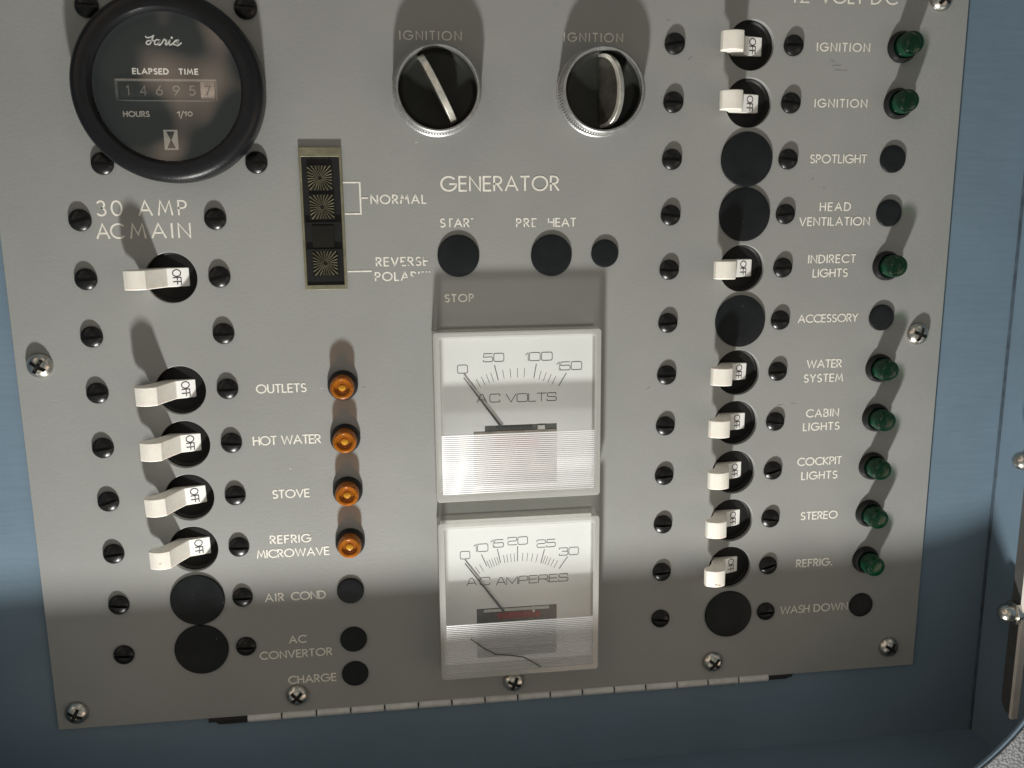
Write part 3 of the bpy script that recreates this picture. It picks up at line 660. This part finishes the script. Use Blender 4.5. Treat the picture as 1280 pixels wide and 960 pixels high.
# ------------------------------------------------------------------ the two meters
def meter(cy, label, nums, title, majors, minors, piv, needle, slot_rect, slot_m, ribtop, kind):
    t = empty('panel_meter', (-3.7, cy, 0), label, 'meter', 'square white meters')
    hw, y0, y1, zf = 29.3, -30.2, 30.2, 9.2
    zd = 1.2
    MB().box(-27.6, 27.6, -28.4, 28.2, 0.02, zd - .3).build('case', LABELW, t, smooth=0)
    dial = plate('dial_face', [(-27.9, -28.6), (27.9, -28.6), (27.9, 28.3), (-27.9, 28.3)], [[(slot_rect[0], slot_rect[1]), (slot_rect[2], slot_rect[1]), (slot_rect[2], slot_rect[3]), (slot_rect[0], slot_rect[3])]], zd - .3, zd, DIAL, 0, t)
    # movement seen through the slot
    mv = MB().box(slot_rect[0] - 1, slot_rect[2] + 1, slot_rect[1] - 1, slot_rect[3] + 1, zd - .28, zd - .2).build('movement', DARKGREY, t, smooth=0)
    if kind == 'volt':
        MB().box(slot_rect[0] + .2, slot_rect[2] - .2, slot_rect[1] + .2, slot_rect[3] - 2.2, zd - .2, zd + .02).build('movement_body', MOTTLE, mv, smooth=0)
        MB().box(slot_rect[0] - .1, slot_rect[0] + 4, slot_rect[3] - 2.0, slot_rect[3] + .1, zd - .1, zd + .04).build('slot_end', DIAL, mv, smooth=0)
    x0, x1 = slot_rect[0], slot_rect[2]; ys = slot_rect[3]
    if kind == 'amp':
        MB().box(x0 + 2.6, x1 - 3.0, ys - 1.3, ys - .35, zd - .1, zd + .5).build('crossbar', ALU, mv, smooth=0)
        q = MB()
        for k in range(26):
            xx = -7.6 + k * .62; q.tube([(xx, ys - 1.9, zd + .1), (xx + .5, ys - 3.2, zd + .6), (xx + .2, ys - 4.6, zd + .1)], .16, 5)
        q.build('coil', RED, mv)
        MB().box(5.6, 6.5, ys - 2.2, ys - .1, zd, zd + .9).build('stop_pin', ALU, mv, smooth=0)
    else:
        MB().box(x0 + 8, x1 - 9, ys - 1.7, ys - .7, zd - .1, zd + .3).build('crossbar', NEEDLE, mv, smooth=0)
        MB().box(x1 - 7, x1 - 4.4, ys - 2.0, ys - .5, zd - .1, zd + .3).build('stop_pin', ALU, mv, smooth=0)
        q = MB()
        for k in range(26):
            xx = -7.6 + k * .62; q.tube([(xx, ys - 3.6, zd + .1), (xx + .4, ys - 6.2, zd + .5), (xx + .1, ys - 8.4, zd + .1)], .16, 5)
        q.build('coil', RED, mv)
    ox, oy = (.25, -.9) if kind == 'amp' else (.2, -.3)
    sh = lambda x, y, z: (x + ox, y + oy, z)
    q = MB()
    for s_, a, b, y in nums: word(q, s_, a, b, y, 3.1, .25, zd + .03, font=E3, tf=sh)
    for s_, a, b, y in title: word(q, s_, a, b, y, 3.1, .27, zd + .03, font=E3, tf=sh)
    q.build('lettering', GREY_PRINT, dial, smooth=0, normals=False)
    q = MB()
    for a, b in majors: strip(q, [a, b], .30, sh, zd + .03)
    for a, b in minors: strip(q, [a, b], .19, sh, zd + .03)
    q.build('scale_marks', GREY_PRINT, dial, smooth=0, normals=False)
    (ax_, ay_), (bx_, by_) = needle
    q = MB(); dx, dy = bx_ - ax_, by_ - ay_; L_ = math.hypot(dx, dy); nx, ny = -dy / L_, dx / L_
    q.prism([(ax_ + nx * .16, ay_ + ny * .16), (ax_ - nx * .16, ay_ - ny * .16), (bx_ - nx * .42, by_ - ny * .42), (bx_ + nx * .42, by_ + ny * .42)], zd + .5, zd + .75)
    q.build('needle', NEEDLE, t, smooth=0)
    # clear cover: four walls and a front, front lower part ribbed
    ou = rrect(-hw, hw, y0, y1, 1.2, 4); inn = rrect(-27.7, 27.7, -28.5, 28.4, .8, 4)
    wl = plate('cover_wall', ou, [inn], 0.05, zf - .5, COVER_WALL, .3, t)
    lipo = rrect(-hw + .15, hw - .15, y0 + .15, y1 - .15, 1.1, 4); lipi = rrect(-27.0, 27.0, -27.8, 27.7, .7, 4)
    plate('cover_rim', lipo, [lipi], zf - .48, zf + .1, RIM, .22, wl)
    q = MB(); i = [q.vert(-27.0, ribtop, zf - .2), q.vert(27.0, ribtop, zf - .2), q.vert(27.0, 27.7, zf - .2), q.vert(-27.0, 27.7, zf - .2)]; q.face(*i)
    q.build('cover_window', COVER, t, smooth=0, normals=False)
    q = MB(); yy = ribtop; pit = .72; prev = None; k = 0
    n = int((ribtop + 27.8) / pit)
    for k in range(n + 1):
        q.m = 0 if k < 14 else 1  # upper ribs made denser on purpose, to cast a shade band on the dial
        ya = ribtop - k * pit; yb = max(-27.8, ya - pit)
        h1 = .20
        a = q.vert(-27.0, ya, zf - .25); b = q.vert(27.0, ya, zf - .25); c = q.vert(27.0, ya - .16, zf + h1 - .25); d_ = q.vert(-27.0, ya - .16, zf + h1 - .25)
        e = q.vert(27.0, yb, zf - .25); f = q.vert(-27.0, yb, zf - .25)
        q.face(a, d_, c, b); q.face(d_, f, e, c)
        if yb <= -27.8: break
    q.build('ribbed_window', [RIB_A, RIB_B], t, smooth=0)
    return t
maj = [((-7.6, 17.2), (-6.4, 11.9)), ((7.3, 17.2), (6.4, 12.3)), ((18.1, 13.6), (15.4, 9.1))]
def arcmin(px, py, r0, r1, angs, ): return [((px + r1 * math.sin(math.radians(a)), py + r1 * math.cos(math.radians(a))), (px + r0 * math.sin(math.radians(a)), py + r0 * math.cos(math.radians(a)))) for a in angs]
meter(-38, 'square white meter reading AC VOLTS, the upper of the two', [('0', -20.8, -17.1, 16.2), ('50', -11.6, -4.2, 20.0), ('100', 3.4, 13.1, 19.9), ('150', 14.6, 23.8, 16.2)],
      [('AC', -14.1, -5.8, 5.4), ('VOLTS', -3.7, 14.6, 5.2)], maj, arcmin(0.3, -15.5, 28.2, 31.4, [-31, -27.5, -23.8, -20.3, -17.2, -9.3, -4.4, .4, 5.2, 16.2, 19.7, 23.2, 26.6]),
      None, ((-18.4, 13.0), (-4.9, -6.0)), (-15.2, -27.0, 14.9, -4.9), None, -5.9, 'volt')
maj = [((-13.4, 15.4), (-11.5, 10.9)), ((-7.5, 17.2), (-6.4, 11.9)), ((0.0, 17.8), (-0.1, 12.2)), ((10.0, 16.0), (8.7, 10.9)), ((18.7, 12.7), (15.6, 8.2))]
o = meter(-106, 'square white meter reading AC AMPERES, the lower of the two', [('0', -21.3, -17.6, 15.6), ('10', -16.3, -10.9, 18.1), ('15', -10.0, -5.1, 19.4), ('20', -3.7, 3.8, 20.0), ('25', 7.1, 14.2, 18.4), ('30', 15.5, 22.9, 14.8)],
      [('AC', -19.1, -10.4, 5.0), ('AMPERES', -8.1, 19.0, 4.6)], maj, arcmin(0.2, -15.8, 27.9, 31.0, [-31, -27.6, -22.2, -20.4, -18.6, -16.6, -14.8, -10.2, -7.9, -5.3, -2.8, 3.2, 6.6, 10.1, 13.6, 19.2, 21, 23.2, 25.8, 28.6]),
      None, ((-19.3, 11.8), (-5.0, -8.4)), (-15.3, -26.6, 14.9, -6.8), None, -8.7, 'amp')
q = MB(); cpts = [(-18.3, -14.3), (-13.5, -18.3), (-9.2, -21.0), (-4, -21.8), (1.0, -22.9), (4.6, -25.2), (7.5, -27.3)]
q.tube([(x, y, 9.6) for x, y in cpts], .2, 6); q.build('hairline', DARKGREY, [c for c in o.children if c.name.startswith('ribbed')][0])  # thin dark line across the ribbed cover

# ------------------------------------------------------------------ hour meter
t = empty('hour_meter', (-113, 71, 0), 'large round black hour meter reading ELAPSED TIME above the words 30 AMP AC MAIN', 'hour meter')
MB().lathe([(26, 0), (28.6, .05), (29.0, 1.0), (29.0, 6.8), (28.7, 8.2), (27.9, 9.2), (26.8, 9.7), (24.0, 10.3), (23.3, 10.1), (22.7, 9.2), (22.2, 7.0), (22.2, 2.5)], 96).build('bezel', RUBBER, t)
dial = MB().lathe([(22.3, 3.4), (0, 3.4)], 64).build('dial_face', METER_BLACK, t, smooth=0)
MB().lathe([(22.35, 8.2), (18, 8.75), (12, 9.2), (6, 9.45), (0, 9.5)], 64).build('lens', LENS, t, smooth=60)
q = MB(); Z = 3.44
word(q, 'ELAPSED', -11.2, -.3, 5.3, 1.85, .40, Z); word(q, 'TIME', 2.8, 8.7, 5.3, 1.85, .40, Z)
word(q, 'HOURS', -15.1, -7.1, -7.6, 1.8, .40, Z); word(q, '1', 1.3, 2.1, -7.6, 1.7, .38, Z); word(q, '/', 2.2, 3.3, -7.8, 2.1, .3, Z); word(q, '10', 3.5, 6.0, -7.5, 1.5, .36, Z)
# script maker's name
def bez(pts, n=7):
    out = []
    for i in range(0, len(pts) - 1):
        p0 = Vector(pts[max(i - 1, 0)]); p1 = Vector(pts[i]); p2 = Vector(pts[i + 1]); p3 = Vector(pts[min(i + 2, len(pts) - 1)])
        for k in range(n):
            s_ = k / n; v = .5 * ((2 * p1) + (p2 - p0) * s_ + (2 * p0 - 5 * p1 + 4 * p2 - p3) * s_ ** 2 + (-p0 + 3 * p1 - 3 * p2 + p3) * s_ ** 3); out.append((v.x, v.y))
    out.append(pts[-1]); return out
sx_, sy_ = 10.8 / 840, 3.0 / 230
def SP(*p): return bez([(-6.5 + (x - 180) * sx_, 16.1 - (y - 215) * sy_) for x, y in p])
for i_, st in enumerate((SP((190, 245), (225, 275), (300, 265), (385, 225)), SP((375, 225), (330, 330), (280, 415), (225, 430), (195, 400), (240, 345), (330, 345), (380, 335)),
           SP((505, 325), (440, 320), (390, 370), (400, 425), (460, 415), (515, 330), (480, 420), (505, 440), (560, 390), (620, 305), (640, 330), (670, 330), (640, 420), (680, 420), (750, 325), (730, 420), (770, 430), (850, 370), (940, 320)),
           SP((940, 325), (880, 335), (830, 400), (860, 430), (920, 400), (955, 325), (900, 420), (930, 445), (1015, 385)))):
    strip(q, st, .40, lambda x, y, z: (x, y, z), Z + .01 * i_)
q.prism(circ(-6.5 + (800 - 180) * sx_, 16.1 - (270 - 215) * sy_, .36, 10), Z + .01, Z + .05)
# hourglass mark
def hourglass(q):
    for (a, b, c, d_) in ((-3.35, .95, -12.4, -12.9), (-3.35, .95, -18.1, -18.6), (-3.35, -2.85, -12.9, -18.1), (.45, .95, -12.9, -18.1)):
        q.box(a, b, d_, c, Z, Z + .04)
    q.prism([(-2.85, -12.9), (-2.5, -12.9), (-1.35, -15.5), (-2.5, -18.1), (-2.85, -18.1)], Z, Z + .04)
    q.prism([(.45, -12.9), (.45, -18.1), (.1, -18.1), (-1.05, -15.5), (.1, -12.9)], Z, Z + .04)
hourglass(q)
q.build('lettering', WHITE_PRINT, dial, smooth=0, normals=False)
cw = plate('counter_window', rrect(-16.8, 14.2, -3.7, 3.1, .3, 3), [rrect(-15.9, 13.6, -3.3, 2.3, .2, 3)], 3.42, 3.9, DARKGREY, .1, t)
for i_, (dg, xc) in enumerate((('1', -13.0), ('4', -8.3), ('6', -3.5), ('9', 1.7), ('5', 6.5), ('7', 11.2))):
    q = MB(); q.m = 0
    n = 10; pts = [(-3.0 + 5.2 * k / n, 3.42 + .32 * math.sin(PI * k / n)) for k in range(n + 1)]
    a = [q.vert(xc - 2.15, y, z) for y, z in pts]; b = [q.vert(xc + 2.15, y, z) for y, z in pts]
    for k in range(n): q.face(a[k], b[k], b[k + 1], a[k + 1])
    q.m = 1
    word(q, dg, xc - (.35 if dg == '1' else 1.0), xc + (.35 if dg == '1' else 1.0), -.45, 3.0, .36, 3.80)
    q.build('digit_wheel', [TENTHS if i_ == 5 else METER_BLACK, BLACK_PRINT if i_ == 5 else FAINT_PRINT], cw, smooth=0, normals=False)
MB().box(-16.6, 14.0, 2.5, 2.95, 3.9, 4.05).build('window_edge', FAINT_PRINT, cw, smooth=0)
for x, y in ((-24, 25), (24, 25.3), (-23.7, -22.6), (24.4, -22.4)): screw(t, x, y)

# ------------------------------------------------------------------ piano hinge under the panel edge
t = empty('piano_hinge', (-3, -150.6, 0), 'thin aluminium piano hinge along the bottom edge of the grey panel', 'hinge')
n = 16; x0 = -101.3; L_ = 201.6 / n
kn = None
for k in range(n):
    if kn is None:
        kn = MB().lathe([(0, 0), (1.4, 0), (1.6, .2), (1.6, L_ - .75), (1.4, L_ - .55), (0, L_ - .55)], 16, axis='x').mesh('knuckle', ALU)
    link('knuckle', kn, t, (x0 + k * L_, 0 - random.uniform(0, .12), -.7))
MB().lathe([(0, -14), (.8, -14), (.8, 211), (0, 211)], 10, axis='x').build('pin', DARK, t, (x0, 0, -.7))
MB().prism([(-115.2, 1.2), (-101.4, 1.2), (-101.4, -1.7), (-111.5, -1.7)], -1.9, -.2).build('end_leaf', DARK, t, smooth=0)
MB().prism([(100.4, 1.0), (111.0, 1.0), (107.5, -1.2), (100.4, -1.2)], -1.9, -.2).build('end_leaf', DARK, t, smooth=0)

# ------------------------------------------------------------------ metal strip with cap nuts on the right wall
t = empty('metal_strip', (186.8, -60, 19.7), 'upright metal strip with domed cap nuts on the right side wall', 'metal strip')
q = MB(); pl = [(-101.5, -.2), (-98.5, -3.3), (140, -3.3), (140, 2.6), (-101.5, 2.6)]
a = [q.vert(-.9, y, z) for y, z in pl]; b = [q.vert(1.1, y, z) for y, z in pl]
q.face(*a); q.face(*b[::-1])
for k in range(5): q.face(a[k], b[k], b[(k + 1) % 5], a[(k + 1) % 5])
o = q.build('plate', PLATE_SHADED, t, smooth=0); bevel(o, .35)
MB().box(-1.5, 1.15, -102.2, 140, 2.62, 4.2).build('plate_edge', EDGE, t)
def nut(y):
    h = MB(); hx = [(y + 4.7 * math.cos(PI / 3 * k + PI / 6), .3 + 4.7 * math.sin(PI / 3 * k + PI / 6)) for k in range(6)]
    a = [h.vert(-1.0, *p_) for p_ in hx]; b = [h.vert(-3.3, *p_) for p_ in hx]
    h.face(*a[::-1]); h.face(*b)
    for k in range(6): h.face(a[k], a[(k + 1) % 6], b[(k + 1) % 6], b[k])
    o = h.build('cap_nut', STEEL, t); bevel(o, .25)
    MB().lathe([(3.4, -3.3), (3.5, -4.2), (3.45, -5.6), (3.0, -7.0), (2.1, -8.0), (1.1, -8.5), (0, -8.6)], 32, y, .3, axis='x').build('dome', STEEL, o)
nut(-59.5); nut(.5)
